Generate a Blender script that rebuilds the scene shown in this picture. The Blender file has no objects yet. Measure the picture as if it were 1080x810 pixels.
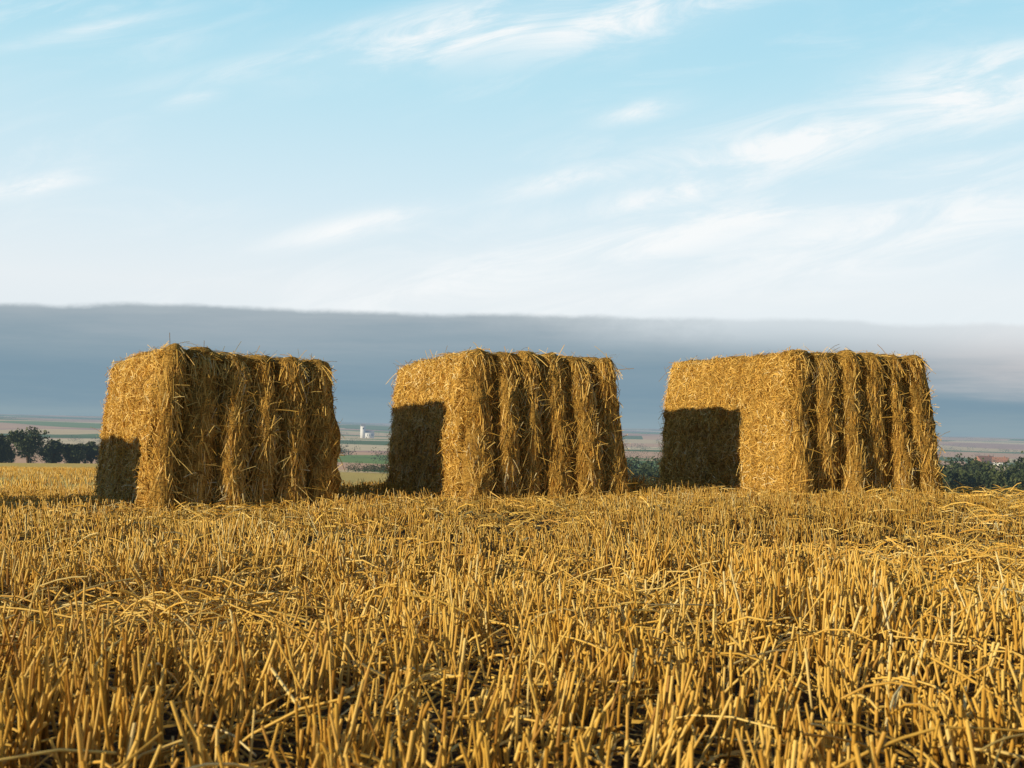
import bpy, math, numpy as np, bmesh
from mathutils import Matrix, Vector
rng=np.random.default_rng(7)
S=bpy.context.scene
S.view_settings.view_transform='Standard'
S.view_settings.look='None'
S.view_settings.exposure=0
F=1150.0
EYE=0.72
SUN_G=math.radians(33); SUN_E=math.radians(14.5)

# ---------------------------------------------------------------- helpers
_lat=np.random.default_rng(3).random((64,64,64))
def vnoise(x,y,z=0.0,s=1.0):
    x=np.asarray(x,float)*s+100; y=np.asarray(y,float)*s+100; z=np.asarray(z,float)*s+100+np.zeros_like(x)
    xi=np.floor(x).astype(int); yi=np.floor(y).astype(int); zi=np.floor(z).astype(int)
    fx=x-xi; fy=y-yi; fz=z-zi
    fx=fx*fx*(3-2*fx); fy=fy*fy*(3-2*fy); fz=fz*fz*(3-2*fz)
    r=0
    for dx in (0,1):
        for dy in (0,1):
            for dz in (0,1):
                w=(fx if dx else 1-fx)*(fy if dy else 1-fy)*(fz if dz else 1-fz)
                r=r+w*_lat[(xi+dx)%64,(yi+dy)%64,(zi+dz)%64]
    return r*2-1
def fbm(x,y,z=0.0,s=1.0,o=3):
    r=0;a=1.0
    for i in range(o):
        r=r+a*vnoise(x,y,z,s*2**i); a*=.5
    return r/1.75

def H(x,y):
    x=np.asarray(x,float); y=np.asarray(y,float)
    D=np.hypot(x,y)+1e-6
    u=x/D
    zl=np.interp(D,[0,8.5,12,20,50,100,200,260,300,600,1000,2000,4000,7000,14000],
                   [0,0,-.14,-.46,-1.6,-3.5,-7.2,-10.2,-11.5,-19,-23,-23,-13,-2,-8])
    zr=np.interp(D,[0,12,14,20,40,100,200,300,600,1000,2000,4000,7000,14000],
                   [0,0,-.12,-.75,-2.6,-6.8,-9.5,-12,-19,-23,-23,-13,-2,-8])
    w=np.clip((u+.36)/.3,0,1); w=w*w*(3-2*w)
    back=np.clip((y+2)/6,0,1)
    z=(zl*(1-w)+zr*w)*back - (1-back)*0.002*D
    z=z+.02*np.clip(x,-3,7)*np.clip(1.6-D/25,0,1)
    z=z+.03*vnoise(x,y,0,.6)*np.clip(D/6,0,1)*np.clip(2-D/40,0,1)
    far=np.clip((D-400)/1500,0,1)
    z=z+far*22*fbm(x/1100,y/800,3.3)*np.clip(D/3000,.4,1.1)
    return z

def mesh_obj(name,verts,faces_idx,mats,parent=None,attr=None,smooth=False,matidx=None):
    me=bpy.data.meshes.new(name)
    verts=np.asarray(verts,np.float32); f=np.asarray(faces_idx,np.int32)
    me.vertices.add(len(verts)); me.vertices.foreach_set('co',verts.ravel())
    k=f.shape[1]
    me.loops.add(f.size); me.loops.foreach_set('vertex_index',f.ravel())
    me.polygons.add(len(f)); me.polygons.foreach_set('loop_start',np.arange(0,f.size,k,dtype=np.int32))
    try: me.polygons.foreach_set('loop_total',np.full(len(f),k,np.int32))
    except Exception: pass
    me.update(calc_edges=True)
    if attr is not None:
        for an,av in attr.items():
            a=me.attributes.new(an,'FLOAT','POINT'); a.data.foreach_set('value',np.asarray(av,np.float32))
    for m in mats: me.materials.append(m)
    if matidx is not None: me.polygons.foreach_set('material_index',np.asarray(matidx,np.int32))
    if smooth: me.polygons.foreach_set('use_smooth',np.ones(len(f),bool))
    me.validate()
    o=bpy.data.objects.new(name,me); S.collection.objects.link(o)
    if parent: o.parent=parent
    return o

class NT:
    def __init__(s,nt): s.nt=nt; s.n=nt.nodes; s.l=nt.links
    def node(s,t,**k):
        n=s.n.new(t)
        for a,b in k.items(): setattr(n,a,b)
        return n
    def setin(s,sock,v):
        if isinstance(v,bpy.types.NodeSocket): s.l.new(v,sock)
        elif v is not None: sock.default_value=v
    def m(s,op,a,b=None,c=None,clamp=False):
        n=s.node('ShaderNodeMath',operation=op,use_clamp=clamp)
        s.setin(n.inputs[0],a)
        if b is not None: s.setin(n.inputs[1],b)
        if c is not None: s.setin(n.inputs[2],c)
        return n.outputs[0]
    def ss(s,v,a,b,lo=0.,hi=1.):
        n=s.node('ShaderNodeMapRange',interpolation_type='SMOOTHSTEP')
        s.setin(n.inputs[0],v); n.inputs[1].default_value=a; n.inputs[2].default_value=b
        n.inputs[3].default_value=lo; n.inputs[4].default_value=hi
        return n.outputs[0]
    def mix(s,f,a,b,bt='MIX'):
        n=s.node('ShaderNodeMix',data_type='RGBA',blend_type=bt)
        s.setin(n.inputs[0],f)
        for sk,v in ((n.inputs[6],a),(n.inputs[7],b)):
            if isinstance(v,tuple): v=(v[0],v[1],v[2],1)
            s.setin(sk,v)
        return n.outputs[2]
    def noise(s,vec,scale,detail=3,rough=.5,dist=0):
        n=s.node('ShaderNodeTexNoise'); s.setin(n.inputs['Vector'],vec)
        n.inputs['Scale'].default_value=scale; n.inputs['Detail'].default_value=detail
        n.inputs['Roughness'].default_value=rough; n.inputs['Distortion'].default_value=dist
        return n.outputs[0]
    def ramp(s,f,stops,interp='LINEAR'):
        n=s.node('ShaderNodeValToRGB'); s.setin(n.inputs[0],f)
        cr=n.color_ramp; cr.interpolation=interp
        while len(cr.elements)<len(stops): cr.elements.new(.5)
        for e,(p,c) in zip(cr.elements,stops):
            e.position=p; e.color=(c[0],c[1],c[2],1)
        return n.outputs[0]
    def xyz(s,x,y,z):
        n=s.node('ShaderNodeCombineXYZ')
        for i,v in enumerate((x,y,z)): s.setin(n.inputs[i],v)
        return n.outputs[0]
    def scale(s,vec,sc):
        n=s.node('ShaderNodeVectorMath',operation='MULTIPLY'); s.setin(n.inputs[0],vec); n.inputs[1].default_value=sc
        return n.outputs[0]

def newmat(name,rough=.8,spec=.2):
    m=bpy.data.materials.new(name); m.use_nodes=True
    t=NT(m.node_tree); b=m.node_tree.nodes['Principled BSDF']
    b.inputs['Roughness'].default_value=rough
    b.inputs['Specular IOR Level'].default_value=spec
    return m,t,b
HAZE=(.26,.35,.43)  # haze tint, mixed into far materials as a glow
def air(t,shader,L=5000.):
    """distance haze painted into the material as emission, growing with world distance"""
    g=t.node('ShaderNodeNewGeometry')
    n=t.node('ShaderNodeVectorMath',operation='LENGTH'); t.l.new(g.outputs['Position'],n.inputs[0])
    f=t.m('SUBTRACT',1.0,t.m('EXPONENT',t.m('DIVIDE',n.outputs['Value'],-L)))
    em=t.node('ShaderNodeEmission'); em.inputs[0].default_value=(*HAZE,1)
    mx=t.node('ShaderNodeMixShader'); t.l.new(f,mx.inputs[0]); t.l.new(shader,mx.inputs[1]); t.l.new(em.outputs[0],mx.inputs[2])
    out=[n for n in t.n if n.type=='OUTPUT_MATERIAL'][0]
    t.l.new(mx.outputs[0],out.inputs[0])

# ---------------------------------------------------------------- materials
def straw_mat(name,stops,basedark=True,transl=.15,spots=.35,patchy=0.):
    m,t,b=newmat(name,.5,.3)
    r=t.node('ShaderNodeAttribute',attribute_name='rnd').outputs['Fac']
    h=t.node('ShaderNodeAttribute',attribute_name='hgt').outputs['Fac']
    c=t.ramp(r,stops)
    g=t.node('ShaderNodeNewGeometry')
    nz=t.noise(t.scale(g.outputs['Position'],(60,60,14)),1.0,2)
    c=t.mix(t.ss(nz,.45,.75,0,spots),c,(.38,.19,.035))
    if patchy:
        big=t.noise(g.outputs['Position'],5.5,4,.65)
        c=t.mix(t.ss(big,.48,.68,0,patchy),c,(.38,.20,.04))
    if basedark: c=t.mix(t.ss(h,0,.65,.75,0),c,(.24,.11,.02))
    t.l.new(c,b.inputs['Base Color'])
    tr=t.node('ShaderNodeBsdfTranslucent'); t.l.new(c,tr.inputs[0])
    mx=t.node('ShaderNodeMixShader'); mx.inputs[0].default_value=transl
    out=[n for n in t.n if n.type=='OUTPUT_MATERIAL'][0]
    t.l.new(b.outputs[0],mx.inputs[1]); t.l.new(tr.outputs[0],mx.inputs[2]); t.l.new(mx.outputs[0],out.inputs[0])
    return m
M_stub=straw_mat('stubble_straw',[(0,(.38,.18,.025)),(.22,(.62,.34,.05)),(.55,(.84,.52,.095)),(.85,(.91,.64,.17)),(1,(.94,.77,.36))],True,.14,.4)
M_bstraw=straw_mat('bale_straw',[(0,(.34,.175,.03)),(.25,(.64,.37,.065)),(.6,(.87,.55,.115)),(.9,(.93,.68,.22)),(1,(.95,.82,.46))],False,.12,.25,.4)

m,t,b=newmat('bale_core',.95,.1); M_core=m
g=t.node('ShaderNodeTexCoord').outputs['Object']
n1=t.noise(t.scale(g,(30,30,90)),1.0,4,.7); n2=t.noise(g,4.0,3)
c=t.ramp(n1,[(.3,(.12,.062,.015)),(.5,(.43,.245,.05)),(.7,(.72,.45,.11))])
c=t.mix(t.ss(n2,.4,.7,0,.4),c,(.24,.13,.03))
t.l.new(c,b.inputs['Base Color'])
bp=t.node('ShaderNodeBump'); bp.inputs['Strength'].default_value=.9; bp.inputs['Distance'].default_value=.03
t.l.new(n1,bp.inputs['Height']); t.l.new(bp.outputs[0],b.inputs['Normal'])

m,t,b=newmat('twine',.7,.3); M_twine=m
t.l.new(t.mix(t.noise(None,80.),(.25,.17,.06),(.4,.3,.12)),b.inputs['Base Color'])

# ground
m,t,b=newmat('field_soil_and_farmland',.95,.1); M_gr=m
g=t.node('ShaderNodeNewGeometry').outputs['Position']
ln=t.node('ShaderNodeVectorMath',operation='LENGTH'); t.l.new(g,ln.inputs[0]); D=ln.outputs['Value']
n1=t.noise(g,9.0,5,.65); n2=t.noise(g,60.0,4,.7)
soil=t.ramp(n1,[(.3,(.016,.010,.006)),(.55,(.05,.03,.016)),(.75,(.11,.068,.03))])
litter=t.ss(n2,.52,.64,0,1)
near=t.mix(t.m('MULTIPLY',litter,.5),soil,(.42,.26,.075))
st=t.noise(t.scale(g,(1.2,5,1)),1.0,5,.7)
gold=t.ramp(st,[(.3,(.5,.31,.06)),(.5,(.78,.54,.14)),(.7,(.9,.7,.26))])
c=t.mix(t.ss(D,11,20),near,gold)
vo=t.node('ShaderNodeTexVoronoi'); vo.inputs['Scale'].default_value=1.0
wob=t.node('ShaderNodeVectorMath',operation='ADD'); t.l.new(t.scale(g,(1/330.,1/330.,0)),wob.inputs[0])
wob.inputs[1].default_value=(3.7,8.2,0)
t.l.new(wob.outputs[0],vo.inputs['Vector'])
sc=t.node('ShaderNodeSeparateColor'); t.l.new(vo.outputs['Color'],sc.inputs[0])
patch=t.ramp(sc.outputs[0],[(0,(.16,.26,.07)),(.14,(.84,.50,.30)),(.36,(.12,.2,.06)),(.46,(.93,.66,.34)),(.64,(.66,.38,.28)),(.78,(.24,.36,.10)),(.86,(.95,.72,.42))],'CONSTANT')
patch=t.mix(t.ss(t.noise(g,.02,3),.4,.7,0,.2),patch,(.2,.2,.08))
c=t.mix(t.ss(D,255,262),c,patch)
t.l.new(c,b.inputs['Base Color'])
bp=t.node('ShaderNodeBump'); bp.inputs['Strength'].default_value=.8; bp.inputs['Distance'].default_value=.04
t.l.new(n1,bp.inputs['Height']); t.l.new(bp.outputs[0],b.inputs['Normal'])
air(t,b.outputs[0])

def leafmat(name,stops):
    m,t,b=newmat(name,.7,.2)
    r=t.node('ShaderNodeAttribute',attribute_name='rnd').outputs['Fac']
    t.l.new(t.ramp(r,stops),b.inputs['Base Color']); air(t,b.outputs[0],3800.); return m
M_leaf=leafmat('foliage',[(0,(.020,.032,.015)),(.5,(.042,.062,.024)),(1,(.085,.10,.034))])
def plain(name,col,var=.15,sc=2.,rough=.8):
    m,t,b=newmat(name,rough,.2)
    g=t.node('ShaderNodeNewGeometry').outputs['Position']
    c=t.mix(t.noise(g,sc,3),tuple(x*(1-var) for x in col),tuple(min(1,x*(1+var)) for x in col))
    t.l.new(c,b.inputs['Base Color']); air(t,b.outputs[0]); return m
M_bark=plain('bark',(.07,.05,.035)); M_white=plain('whitewash',(.82,.82,.8),.04); M_red=plain('red_tiles',(.34,.16,.10))
M_win=plain('window_glass',(.04,.05,.06)); M_brick=plain('brick',(.35,.17,.11)); M_slate=plain('slate',(.3,.31,.33))

# ---------------------------------------------------------------- terrain
rad=np.concatenate([[0.0],np.geomspace(.3,14000,330)])
ang=np.concatenate([np.linspace(-40,40,420,endpoint=False),np.linspace(40,320,110,endpoint=False)])*math.pi/180
R,A=np.meshgrid(rad,ang,indexing='ij')
X=R*np.sin(A); Y=R*np.cos(A)
Z=H(X,Y)
Z=Z+np.clip(1-R/25,0,1)*.018*fbm(X,Y,0,5.0)
V=np.stack([X,Y,Z],-1).reshape(-1,3)
na=len(ang); nr=len(rad)
i,j=np.meshgrid(np.arange(nr-1),np.arange(na),indexing='ij')
j2=(j+1)%na
fc=np.stack([i*na+j,i*na+j2,(i+1)*na+j2,(i+1)*na+j],-1).reshape(-1,4)
V[:na]=V[0]
ground=mesh_obj('ground',V,fc[fc[:,0]>=na],[M_gr],smooth=True)
me=ground.data
bm=bmesh.new(); bm.from_mesh(me); bm.verts.ensure_lookup_table()
bounds=[e for e in bm.edges if e.is_boundary and e.verts[0].co.length<1.0 and e.verts[1].co.length<1.0]
if bounds: bmesh.ops.holes_fill(bm,edges=bounds,sides=0)
loose=[v for v in bm.verts if not v.link_faces]; bmesh.ops.delete(bm,geom=loose,context='VERTS')
bm.to_mesh(me); bm.free()

# ---------------------------------------------------------------- bales layout  x,y,theta,width,length,height
bales=[(-2.88,8.80,28,1.53,2.85,1.38),(-.41,9.7,20,1.60,2.6,1.41),(2.66,10.25,18,1.64,2.7,1.46),(-6.8,6.8,27,1.5,2.6,1.42)]
def in_bale(x,y,mrg=0.0):
    r=np.zeros(np.shape(x),bool)
    for bx,by,th,BA,BB,BH in bales:
        c,s=math.cos(math.radians(th)),math.sin(math.radians(th))
        u=(x-bx)*c+(y-by)*s; v=-(x-bx)*s+(y-by)*c
        r|=(u>-mrg)&(u<BA+mrg)&(v>-mrg)&(v<BB+mrg)
    return r

# ---------------------------------------------------------------- ribbons / tubes generators
def ribbons(P,w,rnd,hg=None,rgen=rng,nrm=None):
    N,K,_=P.shape
    T=P[:,-1]-P[:,0]; T/=np.linalg.norm(T,axis=1,keepdims=True)+1e-9
    q=rgen.normal(size=(N,3)) if nrm is None else nrm*1.2+rgen.normal(size=(N,3))*.9
    sd=np.cross(T,q); sd/=np.linalg.norm(sd,axis=1,keepdims=True)+1e-9
    wv=(w[:,None]*.5)[:,:,None]*sd[:,None,:]
    Vv=np.stack([P-wv,P+wv],2).reshape(-1,3)
    base=(np.arange(N)*K*2)[:,None]+(np.arange(K-1)*2)[None,:]
    f=np.stack([base,base+1,base+3,base+2],-1).reshape(-1,4)
    rr=np.repeat(rnd,K*2)
    hh=np.tile(np.repeat(np.linspace(0,1,K),2),N) if hg is None else np.repeat(hg,K*2)
    return Vv,f,rr,hh
def tubes(P,r,rnd,sides):
    N,K,_=P.shape
    T=P[:,-1]-P[:,0]; T/=np.linalg.norm(T,axis=1,keepdims=True)+1e-9
    ref=np.tile([[1.,.3,0]],(N,1)); a=np.cross(T,ref); a/=np.linalg.norm(a,axis=1,keepdims=True)+1e-9
    bb=np.cross(T,a)
    an=np.linspace(0,2*math.pi,sides,endpoint=False)
    circ=a[:,None,:]*np.cos(an)[None,:,None]+bb[:,None,:]*np.sin(an)[None,:,None]
    taper=np.linspace(1.08,.95,K)
    Vv=(P[:,:,None,:]+circ[:,None,:,:]*r[:,None,None,None]*taper[None,:,None,None]).reshape(-1,3)
    base=(np.arange(N)*K*sides)[:,None,None]+(np.arange(K-1)*sides)[None,:,None]
    s=np.arange(sides)[None,None,:]; s2=(s+1)%sides
    f=np.stack([base+s,base+s2,base+sides+s2,base+sides+s],-1).reshape(-1,4)
    rr=np.repeat(rnd,K*sides); hh=np.tile(np.repeat(np.linspace(0,1,K),sides),N)
    return Vv,f,rr,hh
def join(parts):
    vs,fs,rs,hs=[],[],[],[]; off=0
    for v,f,r,h in parts:
        vs.append(v); fs.append(f+off); rs.append(r); hs.append(h); off+=len(v)
    return np.concatenate(vs),np.concatenate(fs),np.concatenate(rs),np.concatenate(hs)

# ---------------------------------------------------------------- stubble
def flat_zone(x,y):
    """patches where wheels and the baler pressed the stubble down"""
    return np.clip((fbm(x*1.0,y*.7,2.2,.75,3)-.02+.10*np.clip(x,-1.2,1.2))*4,0,1)
def clump_positions(n,y0,y1,side_a,side_b,per=7,spread=.03):
    m_=n*3//per
    y=np.sqrt(rng.uniform(y0*y0,y1*y1,m_))
    x=rng.uniform(-1,1,m_)*(side_a*y+side_b)
    keep=(rng.random(m_)>.45*flat_zone(x,y))&(rng.random(m_)<.72+.75*vnoise(x,y,4.4,2.6)); x=x[keep]; y=y[keep]; m_=len(x)
    ca,sa=math.cos(.25),math.sin(.25)
    u=x*ca-y*sa; v=x*sa+y*ca
    row=.125; u=np.round(u/row)*row+rng.normal(0,.028,m_)
    x=u*ca+v*sa; y=-u*sa+v*ca
    k=n//per; x=x[:k]; y=y[:k]; k=len(x)
    x=np.repeat(x,per)+rng.normal(0,spread,k*per); y=np.repeat(y,per)+rng.normal(0,spread*1.3,k*per)
    return x,y
def stalks(x,y,sides,K,rmin,rmax,hmin,hmax,lean=.12):
    ok=~in_bale(x,y,-.02)&(y>1.0); x=x[ok]; y=y[ok]; n=len(x)
    z=H(x,y)-.01
    fz=flat_zone(x,y)
    hh=rng.uniform(hmin,hmax,n)*(1+.3*vnoise(x,y,0,1.4))*(1-.25*fz)
    broken=rng.random(n)<.06+.3*fz
    lx=rng.normal(0,1,n)*(lean+.28*fz)+.18*vnoise(x,y,5,2.2); ly=rng.normal(0,1,n)*(lean+.28*fz)+.16*vnoise(x,y,8,2.2)
    lx=np.where(broken,rng.normal(0,1.3,n),lx); ly=np.where(broken,rng.normal(0,1.3,n),ly)
    d=np.stack([lx,ly,np.ones(n)],-1); d/=np.linalg.norm(d,axis=1,keepdims=True)
    tt=np.linspace(0,1,K)
    P=np.stack([x,y,z],-1)[:,None,:]+d[:,None,:]*hh[:,None,None]*tt[None,:,None]
    bend=rng.normal(0,.09,(n,2))*hh[:,None]
    P[:,:,:2]+=bend[:,None,:]*(tt*tt)[None,:,None]
    r=rng.uniform(rmin,rmax,n)
    rn=np.clip(rng.beta(1.6,1.5,n)+.18*vnoise(x,y,9,.8),0,1)
    return tubes(P,r,rn,sides)
def blades(x,y,L0,L1,w0,w1,zmax,flat,tube=False):
    ok=~in_bale(x,y,-.02)&(y>1.0); x=x[ok]; y=y[ok]; n=len(x)
    z=H(x,y)+rng.uniform(.004,zmax,n)
    a=rng.uniform(0,2*math.pi,n); L=rng.uniform(L0,L1,n); up=rng.normal(0,flat,n)
    d=np.stack([np.cos(a),np.sin(a),up],-1); d/=np.linalg.norm(d,axis=1,keepdims=True)
    tt=np.linspace(-.5,.5,4)
    P=np.stack([x,y,z],-1)[:,None,:]+d[:,None,:]*L[:,None,None]*tt[None,:,None]
    P[:,:,2]-=(rng.uniform(0,.2,n)*L)[:,None]*(4*tt*tt)[None,:]
    gz=H(P[:,:,0],P[:,:,1])+.006
    P[:,:,2]=np.maximum(P[:,:,2],gz)
    rn=np.clip(rng.beta(2.2,1.5,n),0,1)
    if tube:
        v,f,r,h=tubes(P,rng.uniform(w0,w1,n)*.5,rn,5); return v,f,r,h*0+.8
    return ribbons(P,rng.uniform(w0,w1,n),rn,np.full(n,.8))
def wedge(n,y0,y1,a=.56,b=.8,fl=0):
    y=np.sqrt(rng.uniform(y0*y0,y1*y1,n)); x=rng.uniform(-1,1,n)*(a*y+b)
    if fl:
        k=rng.random(n)<(1-fl)+fl*flat_zone(x,y); x=x[k]; y=y[k]
    return x,y

parts=[]
x,y=clump_positions(8300,1.2,5.2,.56,1.0,6,.028); parts.append(stalks(x,y,6,3,.0024,.0046,.12,.225))
x,y=clump_positions(37000,5.0,14.5,.6,1.5,6,.032); parts.append(stalks(x,y,3,3,.0028,.0045,.09,.17))
x,y=wedge(4500,5.0,14,.6,1.5); parts.append(stalks(x,y,3,3,.0024,.0036,.14,.22,.25))
x,y=wedge(1500,1.2,5.2); parts.append(stalks(x,y,6,3,.0020,.0036,.17,.28,.28))
y=np.sqrt(rng.uniform(14**2,60**2,22000)); x=rng.uniform(-.75,.1,22000)*y
parts.append(stalks(x,y,3,2,.006,.011,.10,.16))
v,f,r,h=join(parts)
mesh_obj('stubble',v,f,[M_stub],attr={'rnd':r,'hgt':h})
parts=[]
x,y=wedge(6200,1.1,5.5,fl=.7); parts.append(blades(x,y,.08,.42,.004,.0075,.08,.12,True))
x,y=wedge(6500,1.1,5.5,fl=.4); parts.append(blades(x,y,.05,.28,.003,.009,.07,.2))
x,y=wedge(4600,1.1,5.5,fl=.7); parts.append(blades(x,y,.08,.34,.004,.007,.17,.4,True))
x,y=wedge(22000,5,14.5,.6,1.5,fl=.5); parts.append(blades(x,y,.08,.34,.004,.009,.09,.15))
x,y=wedge(10000,5,14.5,.6,1.5,fl=.7); parts.append(blades(x,y,.08,.30,.004,.008,.16,.4))
for bx,by,th,BA,BB,BH in bales[:3]:
    n=1200; x=bx+rng.normal(.4,1.1,n); y=by+rng.normal(0.1,.5,n)
    parts.append(blades(x,y,.08,.3,.004,.008,.14,.3))
v,f,r,h=join(parts)
mesh_obj('loose_straw',v,f,[M_stub],attr={'rnd':r,'hgt':h})

# ---------------------------------------------------------------- bales
FACES={'end':(1,0),'endb':(1,1),'left':(0,0),'right':(0,1),'top':(2,1),'bot':(2,0)}
def make_bale(bx,by,th,BA,BB,BH,seed,dens=1.0):
    rg=np.random.default_rng(100+seed)
    offs=rg.normal(0,.022,8)
    def groove_phase(x,z):
        wx=x+.018*vnoise(z*0+seed,z,seed,3.0)
        edges=np.array([0]+[k*BA/6+offs[k] for k in range(1,6)]+[BA])
        return np.interp(wx,edges,np.arange(7.0))+np.where(wx<0,wx*6/BA,0)+np.where(wx>BA,(wx-BA)*6/BA,0)
    shear=rg.normal(0,.02,2); bulge=rg.uniform(.015,.035)
    def deform(p,n):
        dim=np.array([BA,BB,BH]); rr=.06
        q=np.clip(p,rr,dim-rr); d=p-q; L=np.linalg.norm(d,axis=1,keepdims=True)
        p=np.where(L>1e-6,q+d/np.maximum(L,1e-6)*rr,p)
        nr=np.where(L>1e-6,d/np.maximum(L,1e-6),n)
        x,y,z=p[:,0],p[:,1],p[:,2]
        ph=groove_phase(x,z)
        k=np.floor(ph)
        ridge=np.abs(np.sin(math.pi*ph))**.65
        amp=.15*(.85+.4*vnoise(k*3.1,z*1.2,seed,1.0))
        endw=np.abs(nr[:,1]); topw=np.abs(nr[:,2])
        disp=endw*(ridge*amp-.10+.03*vnoise(k*7.7,z*0,seed,1.)+.03*vnoise(k*2.3,z,seed+4.,4.))+topw*(ridge*.04-.02)
        fl=np.abs(np.sin(math.pi*y/BB*17+vnoise(z,y,seed,2)*.8))**.7
        disp=disp+np.abs(nr[:,0])*(fl*.022-.012)
        disp=disp+.036*fbm(x,y,z+seed*7,2.6,3)+.018*vnoise(x,y,z+seed*3,15.)
        p=p+nr*disp[:,None]
        t=np.clip(p[:,2]/BH,0,1)
        sc=1.06-.12*t+bulge*np.sin(math.pi*t)
        out=p.copy()
        out[:,0]=BA/2+(p[:,0]-BA/2)*sc+shear[0]*t
        out[:,1]=BB/2+(p[:,1]-BB/2)*(1+(sc-1)*.6)+shear[1]*t
        out[:,2]+= .045*vnoise(x,y,seed,1.2)*t
        return out,nr,ridge
    def face_pts(face,s,t):
        ax,side=FACES[face]; dim=[BA,BB,BH]; o=[i for i in range(3) if i!=ax]
        p=np.zeros((len(s),3)); p[:,ax]=dim[ax]*side; p[:,o[0]]=s*dim[o[0]]; p[:,o[1]]=t*dim[o[1]]
        n=np.zeros((len(s),3)); n[:,ax]=1 if side else -1
        return p,n
    e=bpy.data.objects.new('hay_bale',None); S.collection.objects.link(e)
    c,s=math.cos(math.radians(th)),math.sin(math.radians(th))
    cx=bx+BA/2*c-BB/2*s; cy=by+BA/2*s+BB/2*c
    zb=min(float(H(bx,by)),float(H(cx,cy))+.03)-.015
    e.location=(bx,by,zb); e.rotation_euler=(0,0,math.radians(th))
    vs,fs=[],[]; off=0
    for face,(ax,side) in FACES.items():
        dim=[BA,BB,BH]; o=[i for i in range(3) if i!=ax]
        n1=int(dim[o[0]]/.018); n2=int(dim[o[1]]/.03)
        if ax==0: n1=int(BB/.028)
        A1,B1=np.meshgrid(np.linspace(0,1,n1+1),np.linspace(0,1,n2+1),indexing='ij')
        p,n=face_pts(face,A1.ravel(),B1.ravel()); p,_,_=deform(p,n)
        i,j=np.meshgrid(np.arange(n1),np.arange(n2),indexing='ij'); w=n2+1
        f=np.stack([i*w+j,(i+1)*w+j,(i+1)*w+j+1,i*w+j+1],-1).reshape(-1,4)
        if (side==1)==(ax==1): f=f[:,::-1]
        vs.append(p); fs.append(f+off); off+=len(p)
    mesh_obj('packed_straw',np.concatenate(vs),np.concatenate(fs),[M_core],e,smooth=True)
    parts=[]
    def strands(face,n,L0,L1,mode,w0=.0035,w1=.0065,lift=(.1,.5),bias=0):
        n=int(n*dens)
        s=rg.random(n); t=rg.random(n)
        p,nn=face_pts(face,s,t); p,nr,ridge=deform(p,nn)
        if bias:
            k=rg.random(n)<(1-bias)+bias*ridge**1.5; p=p[k];nr=nr[k];n=len(p)
        L=rg.uniform(L0,L1,n)
        q=rg.normal(size=(n,3))
        if mode=='vert':
            sg=np.where(p[:,2]>BH*.86,1,rg.choice([1,1,-1],n))
            q=np.stack([rg.normal(0,.26,n),rg.normal(0,.1,n),-np.abs(rg.normal(1,.25,n))*sg],-1)
        if mode=='hor': q=np.stack([rg.normal(0,.2,n),rg.normal(0,1,n),rg.normal(0,.6,n)],-1)
        q=q-nr*np.sum(q*nr,1,keepdims=True); q/=np.linalg.norm(q,axis=1,keepdims=True)+1e-9
        lf=rg.uniform(lift[0],lift[1],n)
        d=q+nr*lf[:,None]; d/=np.linalg.norm(d,axis=1,keepdims=True)
        tt=np.linspace(0,1,4)
        P=(p-nr*.006)[:,None,:]+d[:,None,:]*L[:,None,None]*tt[None,:,None]
        sag=rg.uniform(0,.3,n)*L
        P[:,:,2]-=sag[:,None]*(tt**2)[None,:]
        back=rg.uniform(0,.2,n)*L
        P-=nr[:,None,:]*(back[:,None]*(tt**2)[None,:])[:,:,None]
        P[:,:,2]=np.maximum(P[:,:,2],.0)
        rn=np.clip(rg.beta(1.7,1.6,n)+.22*vnoise(p[:,0],p[:,1],p[:,2]+seed,4.),0,1)
        parts.append(ribbons(P,rg.uniform(w0,w1,n),rn,np.ones(n),rg,nr))
    strands('end',9500,.06,.22,'vert',lift=(.0,.18),bias=.85)
    strands('end',1800,.04,.13,'rand',lift=(.1,.5),bias=.8)
    strands('end',190,.12,.26,'rand',lift=(.2,.7),w1=.005)
    strands('endb',2000,.08,.26,'vert')
    for fc_,nn_ in (('left',13000),('right',3000)):
        strands(fc_,nn_,.03,.13,'hor',lift=(.04,.40))
        strands(fc_,nn_//6,.03,.08,'rand',lift=(.4,1.3))
        strands(fc_,nn_//55,.10,.22,'rand',lift=(.2,.8),w1=.005)
    strands('top',5500,.04,.15,'rand',lift=(.02,.3))
    strands('top',330,.05,.16,'rand',lift=(.4,1.3),w0=.0025,w1=.0045)
    v,f,r,h=join(parts)
    mesh_obj('straw_strands',v,f,[M_bstraw],e,attr={'rnd':r,'hgt':h})
    tv=[]
    for k in range(1,6):
        xk=k*BA/6+offs[k]
        pts=[]; nrm=[]
        for tt in np.linspace(0,1,40): pts.append((xk,0,tt*BH)); nrm.append((0,-1,0))
        for tt in np.linspace(0,1,40): pts.append((xk,tt*BB,BH)); nrm.append((0,0,1))
        for tt in np.linspace(1,0,40): pts.append((xk,BB,tt*BH)); nrm.append((0,1,0))
        p,_,_=deform(np.array(pts,float),np.array(nrm,float))
        tv.append(p+np.array(nrm)*.012)
    cu=bpy.data.curves.new('twine','CURVE'); cu.dimensions='3D'; cu.bevel_depth=.0025; cu.bevel_resolution=1
    for p in tv:
        sp=cu.splines.new('POLY'); sp.points.add(len(p)-1)
        sp.points.foreach_set('co',np.concatenate([p,np.ones((len(p),1))],1).astype(np.float32).ravel())
    cu.materials.append(M_twine)
    o=bpy.data.objects.new('twine',cu); S.collection.objects.link(o); o.parent=e
for k,bl in enumerate(bales): make_bale(*bl,k+1,dens=1.0 if k<3 else .4)

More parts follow.
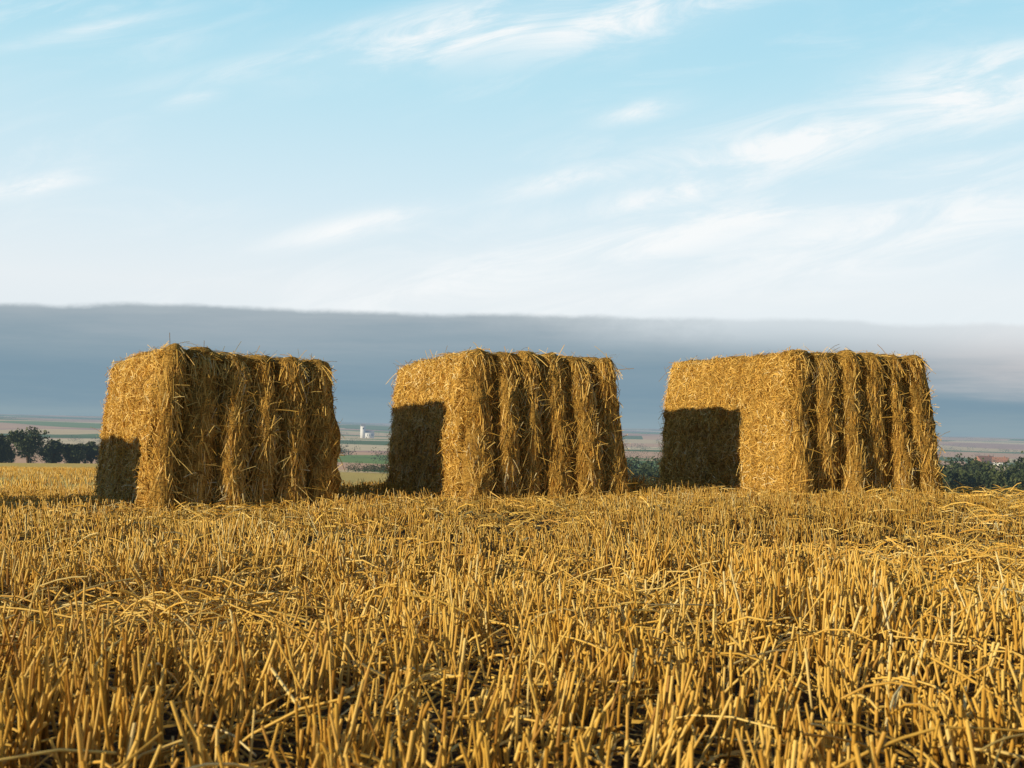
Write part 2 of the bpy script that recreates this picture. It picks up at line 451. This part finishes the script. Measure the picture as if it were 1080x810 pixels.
# ---------------------------------------------------------------- trees
def crown_quads(cx,cy,cz,rx,rz,nl,nleaf,size,rg):
    lc=rg.normal(size=(nl,3)); lc/=np.linalg.norm(lc,axis=1,keepdims=True)
    lc*=rg.uniform(.25,.8,(nl,1)); lr=rg.uniform(.28,.48,nl)
    which=rg.integers(0,nl,nleaf)
    d=rg.normal(size=(nleaf,3)); d/=np.linalg.norm(d,axis=1,keepdims=True)
    rr=rg.uniform(.45,1.1,(nleaf,1))
    P=lc[which]+d*rr*lr[which][:,None]
    P=P*np.array([rx,rx,rz])+np.array([cx,cy,cz])
    a=rg.normal(size=(nleaf,3)); a/=np.linalg.norm(a,axis=1,keepdims=True)
    b_=np.cross(a,rg.normal(size=(nleaf,3))); b_/=np.linalg.norm(b_,axis=1,keepdims=True)
    sz=(size*rg.uniform(.5,1.2,nleaf))[:,None]
    a=a*sz;b_=b_*sz*.7
    Vv=np.stack([P-a,P-b_,P+a,P+b_],1).reshape(-1,3)
    f=np.arange(nleaf*4).reshape(-1,4)
    rn=np.clip(.5*rg.random(nl)[which]+.5*rg.random(nleaf)+.2*d[:,2],0,1)
    return Vv,f,np.repeat(rn,4),np.zeros(nleaf*4)
def trunk_tubes(x,y,z,h,rg,rad=.25):
    P=[];r=[]
    base=np.array([x,y,z]); top=base+np.array([rg.normal(0,.3),rg.normal(0,.3),h*.6])
    P.append(np.linspace(base,top,4)); r.append(rad)
    for k in range(6):
        s=base+(top-base)*rg.uniform(.4,.95); a=rg.uniform(0,6.28)
        e_=s+np.array([math.cos(a),math.sin(a),.9])*h*rg.uniform(.18,.3)
        P.append(np.linspace(s,e_,4)); r.append(rad*.4)
    return tubes(np.array(P),np.array(r),np.full(len(P),.5),6)
def pos(px,D):
    u=(px-540)/F; y_=D/math.sqrt(1+u*u); return u*y_,y_
def make_tree(px,D,h,w,seed):
    rg=np.random.default_rng(seed); x,y=pos(px,D); z=float(H(x,y))-.2
    c=crown_quads(0,0,h*.56,w*.5,h*.47,16,2400,.30,rg)
    tk=trunk_tubes(0,0,0,h,rg)
    v,f,r,hh=join([c,tk])
    mi=np.concatenate([np.zeros(len(c[1])),np.ones(len(tk[1]))])
    o=mesh_obj('tree',v,f,[M_leaf,M_bark],attr={'rnd':r,'hgt':hh},matidx=mi)
    o.location=(x,y,z)
for i,(px,D,h,w) in enumerate([(33,235,8.6,8.5),(5,240,6.4,6),(60,242,5.4,6),(82,236,4.6,6),(-25,238,6.5,7),(100,245,5,5)]):
    make_tree(px,D,h,w,50+i)
rg=np.random.default_rng(11); parts=[]
def dist_row(px0,px1,D0,D1,n,h0,h1,nleaf,wf=.9):
    for k in range(n):
        px=rg.uniform(px0,px1); D=D0+(D1-D0)*((px-px0)/(px1-px0))+rg.normal(0,D0*.015)
        x,y=pos(px,D); h=rg.uniform(h0,h1); z=float(H(x,y))
        parts.append(crown_quads(x,y,z+h*.45,h*wf*.5,h*.52,7,nleaf,h*.05,rg))
dist_row(940,1160,165,185,42,4.4,6.6,520)
dist_row(940,1160,230,250,34,6,9,380)
dist_row(640,760,170,185,30,3.0,4.8,400,1.2)
dist_row(640,760,260,300,12,5,7.5,280)
dist_row(340,440,250,265,34,1.6,2.8,180,1.5)
dist_row(-60,130,250,262,34,3.6,5.4,300)
def hedges(D0,D1,n,h0,h1,nleaf):
    for k in range(n):
        pc=rg.uniform(-200,1300); w=rg.uniform(15,90); Dc=rg.uniform(D0,D1)
        dist_row(pc-w,pc+w,Dc,Dc*(1+rg.normal(0,.06)),int(w*.28)+3,h0,h1,nleaf,1.6)
hedges(450,900,8,4,8,60)
hedges(900,1800,17,6,10,45)
hedges(1800,3500,20,8,13,36)
hedges(3500,6500,24,9,15,30)
dist_row(345,375,640,660,9,6,9,90,1.5)
dist_row(-60,120,420,460,26,4,7,100,1.5)
v,f,r,h=join(parts)
mesh_obj('distant_trees',v,f,[M_leaf],attr={'rnd':r,'hgt':h})

# ---------------------------------------------------------------- buildings
def box(name,x0,x1,y0,y1,z0,z1,mat,par):
    v=[(x,y,z) for z in (z0,z1) for x,y in ((x0,y0),(x1,y0),(x1,y1),(x0,y1))]
    f=[(3,2,1,0),(4,5,6,7),(0,1,5,4),(1,2,6,5),(2,3,7,6),(3,0,4,7)]
    return mesh_obj(name,v,f,[mat],par)
def gable(name,x0,x1,y0,y1,z0,z1,mat,par,ov=.4):
    ym=(y0+y1)/2; x0-=ov;x1+=ov;y0-=ov;y1+=ov
    me=bpy.data.meshes.new(name)
    me.from_pydata([(x0,y0,z0),(x1,y0,z0),(x1,y1,z0),(x0,y1,z0),(x0,ym,z1),(x1,ym,z1)],[],[(0,1,5,4),(2,3,4,5),(0,4,3),(1,2,5),(3,2,1,0)])
    me.materials.append(mat); o=bpy.data.objects.new(name,me); S.collection.objects.link(o); o.parent=par
def church(px,D):
    e=bpy.data.objects.new('white_church',None); S.collection.objects.link(e)
    x,y=pos(px,D); e.location=(x,y,float(H(x,y))-.5); e.rotation_euler=(0,0,.3)
    box('tower',-4,4,-4,4,0,22,M_white,e)
    gable('tower_roof',-4,4,-4,4,22.01,26,M_slate,e)
    box('nave',4.02,20,-4.5,4.5,0,10,M_white,e); gable('nave_roof',4.5,20,-4.5,4.5,10.01,14.5,M_slate,e)
    for k in range(4): box('window_%d'%(k+1),7+k*3.4,8.2+k*3.4,-4.56,-4.4,4,8,M_win,e)
    box('belfry_window',-1,1,-4.06,-3.9,16.5,19.5,M_win,e)
    box('door',5.2,6.6,-4.56,-4.4,0,3,M_bark,e)
def house(px,D,rot,w=14,name='farmhouse',wall=None):
    wall=wall or M_brick
    e=bpy.data.objects.new(name,None); S.collection.objects.link(e)
    x,y=pos(px,D); e.location=(x,y,float(H(x,y))-.3); e.rotation_euler=(0,0,rot)
    box('walls',-w/2,w/2,-4,4,0,3.6,wall,e); gable('roof',-w/2,w/2,-4,4,3.61,8,M_red,e)
    box('chimney',w*.2,w*.2+.9,-.4,.5,7,9,M_brick,e)
    for k in range(4): box('window_%d'%(k+1),-w/2+1.2+k*w/4,-w/2+2.5+k*w/4,-4.06,-3.9,1.1,2.6,M_win,e)
    box('door',-.5,.5,-4.07,-3.9,0,2.1,M_bark,e)
church(384,2000)
house(1040,1050,.4,18); house(1056,1000,-.3,12,wall=M_white)

# ---------------------------------------------------------------- camera
cam=bpy.data.cameras.new('camera'); co=bpy.data.objects.new('camera',cam); S.collection.objects.link(co)
cam.lens=36*F/1080; cam.sensor_width=36; cam.clip_end=40000; cam.clip_start=.02
pitch=math.atan(45/F)
co.matrix_world=Matrix.Translation((0,0,EYE))@Matrix.Rotation(math.radians(90)+pitch,4,'X')@Matrix.Rotation(math.radians(1.3),4,'Z')
cam.dof.use_dof=True; cam.dof.focus_distance=8.0; cam.dof.aperture_fstop=8
S.camera=co

# ---------------------------------------------------------------- sun
sl=bpy.data.lights.new('sun','SUN'); sl.energy=5; sl.angle=math.radians(.53); sl.color=(1,.85,.60)
so=bpy.data.objects.new('sun',sl); S.collection.objects.link(so)
sd=Vector((-math.cos(SUN_G)*math.cos(SUN_E),-math.sin(SUN_G)*math.cos(SUN_E),math.sin(SUN_E)))
so.rotation_euler=sd.to_track_quat('Z','Y').to_euler(); so.location=(-20,-8,12)

# ---------------------------------------------------------------- sky
W=bpy.data.worlds.new('World'); S.world=W; W.use_nodes=True
t=NT(W.node_tree); t.n.clear()
out=t.node('ShaderNodeOutputWorld'); bg=t.node('ShaderNodeBackground'); t.l.new(bg.outputs[0],out.inputs[0])
bg.inputs[1].default_value=.1
sky=t.node('ShaderNodeTexSky',sky_type='NISHITA'); sky.sun_disc=False
sky.sun_elevation=SUN_E; sky.sun_rotation=math.atan2(sd.x,sd.y)%(2*math.pi)
sky.air_density=1.0; sky.dust_density=.6; sky.ozone_density=1.5
g=t.node('ShaderNodeTexCoord').outputs['Generated']
nm=t.node('ShaderNodeVectorMath',operation='NORMALIZE'); t.l.new(g,nm.inputs[0])
sp=t.node('ShaderNodeSeparateXYZ'); t.l.new(nm.outputs[0],sp.inputs[0]); dx,dy,dz=sp.outputs
yy=t.m('MAXIMUM',dy,.08)
u=t.m('DIVIDE',dx,yy); v=t.m('DIVIDE',dz,yy)
def C(r,g_,b_):
    f=lambda c:(((c/255+.055)/1.055)**2.4)*10
    return (f(r),f(g_),f(b_))
def ramp10(fac,stops):
    n=t.node('ShaderNodeValToRGB'); cr=n.color_ramp
    while len(cr.elements)<len(stops): cr.elements.new(.5)
    for e,(p,c) in zip(cr.elements,stops): e.position=p; e.color=(c[0]/10,c[1]/10,c[2]/10,1)
    t.l.new(fac,n.inputs[0])
    s=t.node('ShaderNodeVectorMath',operation='SCALE'); t.l.new(n.outputs[0],s.inputs[0]); s.inputs['Scale'].default_value=10
    return s.outputs[0]
veil=ramp10(t.m('MULTIPLY',dz,1.0,clamp=True),[(0,C(222,232,240)),(.12,C(236,243,247)),(.2,C(216,238,248)),(.30,C(188,230,245)),(.38,C(166,221,242)),(.5,C(80,125,165)),(1,C(45,75,115))])
col=t.mix(.94,sky.outputs[0],veil)
ta=math.radians(13); ct,st_=math.cos(ta),math.sin(ta)
ur=t.m('ADD',t.m('MULTIPLY',u,ct),t.m('MULTIPLY',v,st_)); vr=t.m('SUBTRACT',t.m('MULTIPLY',v,ct),t.m('MULTIPLY',u,st_))
streak=t.noise(t.xyz(t.m('MULTIPLY',ur,6.0),t.m('MULTIPLY',vr,24.0),0.0),1.0,8,.66,.8)
soft=t.noise(t.xyz(t.m('MULTIPLY',ur,3.0),t.m('MULTIPLY',vr,9.0),4.0),1.0,4,.5,.3)
masks=[(500,22,150,28,1.),(650,12,150,30,.9),(400,18,80,10,.5),(1020,95,120,40,1.),(1050,60,90,20,.7),(830,150,150,30,1.),(720,200,130,14,.9),(620,182,110,12,.8),
 (790,228,90,9,1.),(370,238,90,12,.9),(30,193,60,10,.8),(675,113,45,10,.8),(85,25,90,8,.5),(280,62,130,12,.4),(640,262,330,26,.9),(950,240,250,45,.8),(700,310,500,24,.5),(195,100,30,8,.5),(1000,180,150,20,.6)]
tot=None
for (px,py,rx,ry,sg) in masks:
    hy=450+(px-540)*.0227
    mu=(px-540)/F; mv=(hy-py)/F
    mur=mu*ct+mv*st_; mvr=mv*ct-mu*st_
    a=t.m('DIVIDE',t.m('SUBTRACT',ur,mur),rx/F*1.1); b_=t.m('DIVIDE',t.m('SUBTRACT',vr,mvr),ry/F*1.1)
    d2=t.m('ADD',t.m('MULTIPLY',a,a),t.m('MULTIPLY',b_,b_))
    gsn=t.m('MULTIPLY',t.m('EXPONENT',t.m('MULTIPLY',d2,-1.0)),sg)
    tot=gsn if tot is None else t.m('MAXIMUM',tot,gsn)
front=t.ss(dy,.1,.4)
cl=t.m('ADD',t.m('MULTIPLY',t.ss(streak,.36,.66),tot),t.m('MULTIPLY',tot,.28),clamp=True)
amb_=t.m('MULTIPLY',t.m('MULTIPLY',t.ss(streak,.42,.75),t.ss(soft,.35,.7)),.5)
cl=t.m('MULTIPLY',t.m('MAXIMUM',cl,amb_),t.m('MULTIPLY',front,.95))
col=t.mix(cl,col,C(248,251,252))
edge_n=t.noise(t.xyz(t.m('MULTIPLY',u,5.0),t.m('MULTIPLY',v,9.0),2.0),1.0,7,.65)
vt=t.m('ADD',v,t.m('MULTIPLY',t.m('SUBTRACT',edge_n,.5),.020))
bank=t.ss(vt,.1000,.1065,1.,0.)
fade_r=t.ss(t.m('ADD',u,t.m('MULTIPLY',t.m('SUBTRACT',edge_n,.5),.4)),-.05,.34,1.,0.)
topz=t.ss(v,.06,.105)
bankf=t.m('MULTIPLY',bank,t.m('SUBTRACT',1.0,t.m('MULTIPLY',topz,t.m('SUBTRACT',1.0,t.m('MAXIMUM',fade_r,.35)))))
bn=t.noise(t.xyz(t.m('MULTIPLY',u,3.0),t.m('MULTIPLY',v,34.0),7.0),1.0,6,.62)
bv=t.m('ADD',v,t.m('MULTIPLY',t.m('SUBTRACT',bn,.5),.075))
bcol=ramp10(bv,[(0,C(138,160,170)),(.03,C(120,148,165)),(.065,C(136,158,171)),(.095,C(158,172,181)),(.108,C(168,180,187))])
bcol=t.mix(t.m('MULTIPLY',t.ss(u,.22,.5),t.m('MULTIPLY',t.ss(bv,.035,.08),.75)),bcol,C(210,205,205))
col=t.mix(t.m('MULTIPLY',bankf,.97),col,bcol)
col=t.mix(t.ss(dy,-.25,.25,.8,0.),col,C(70,100,140))  # unseen sky behind the camera dimmed to deepen the shadows
t.l.new(col,bg.inputs[0])
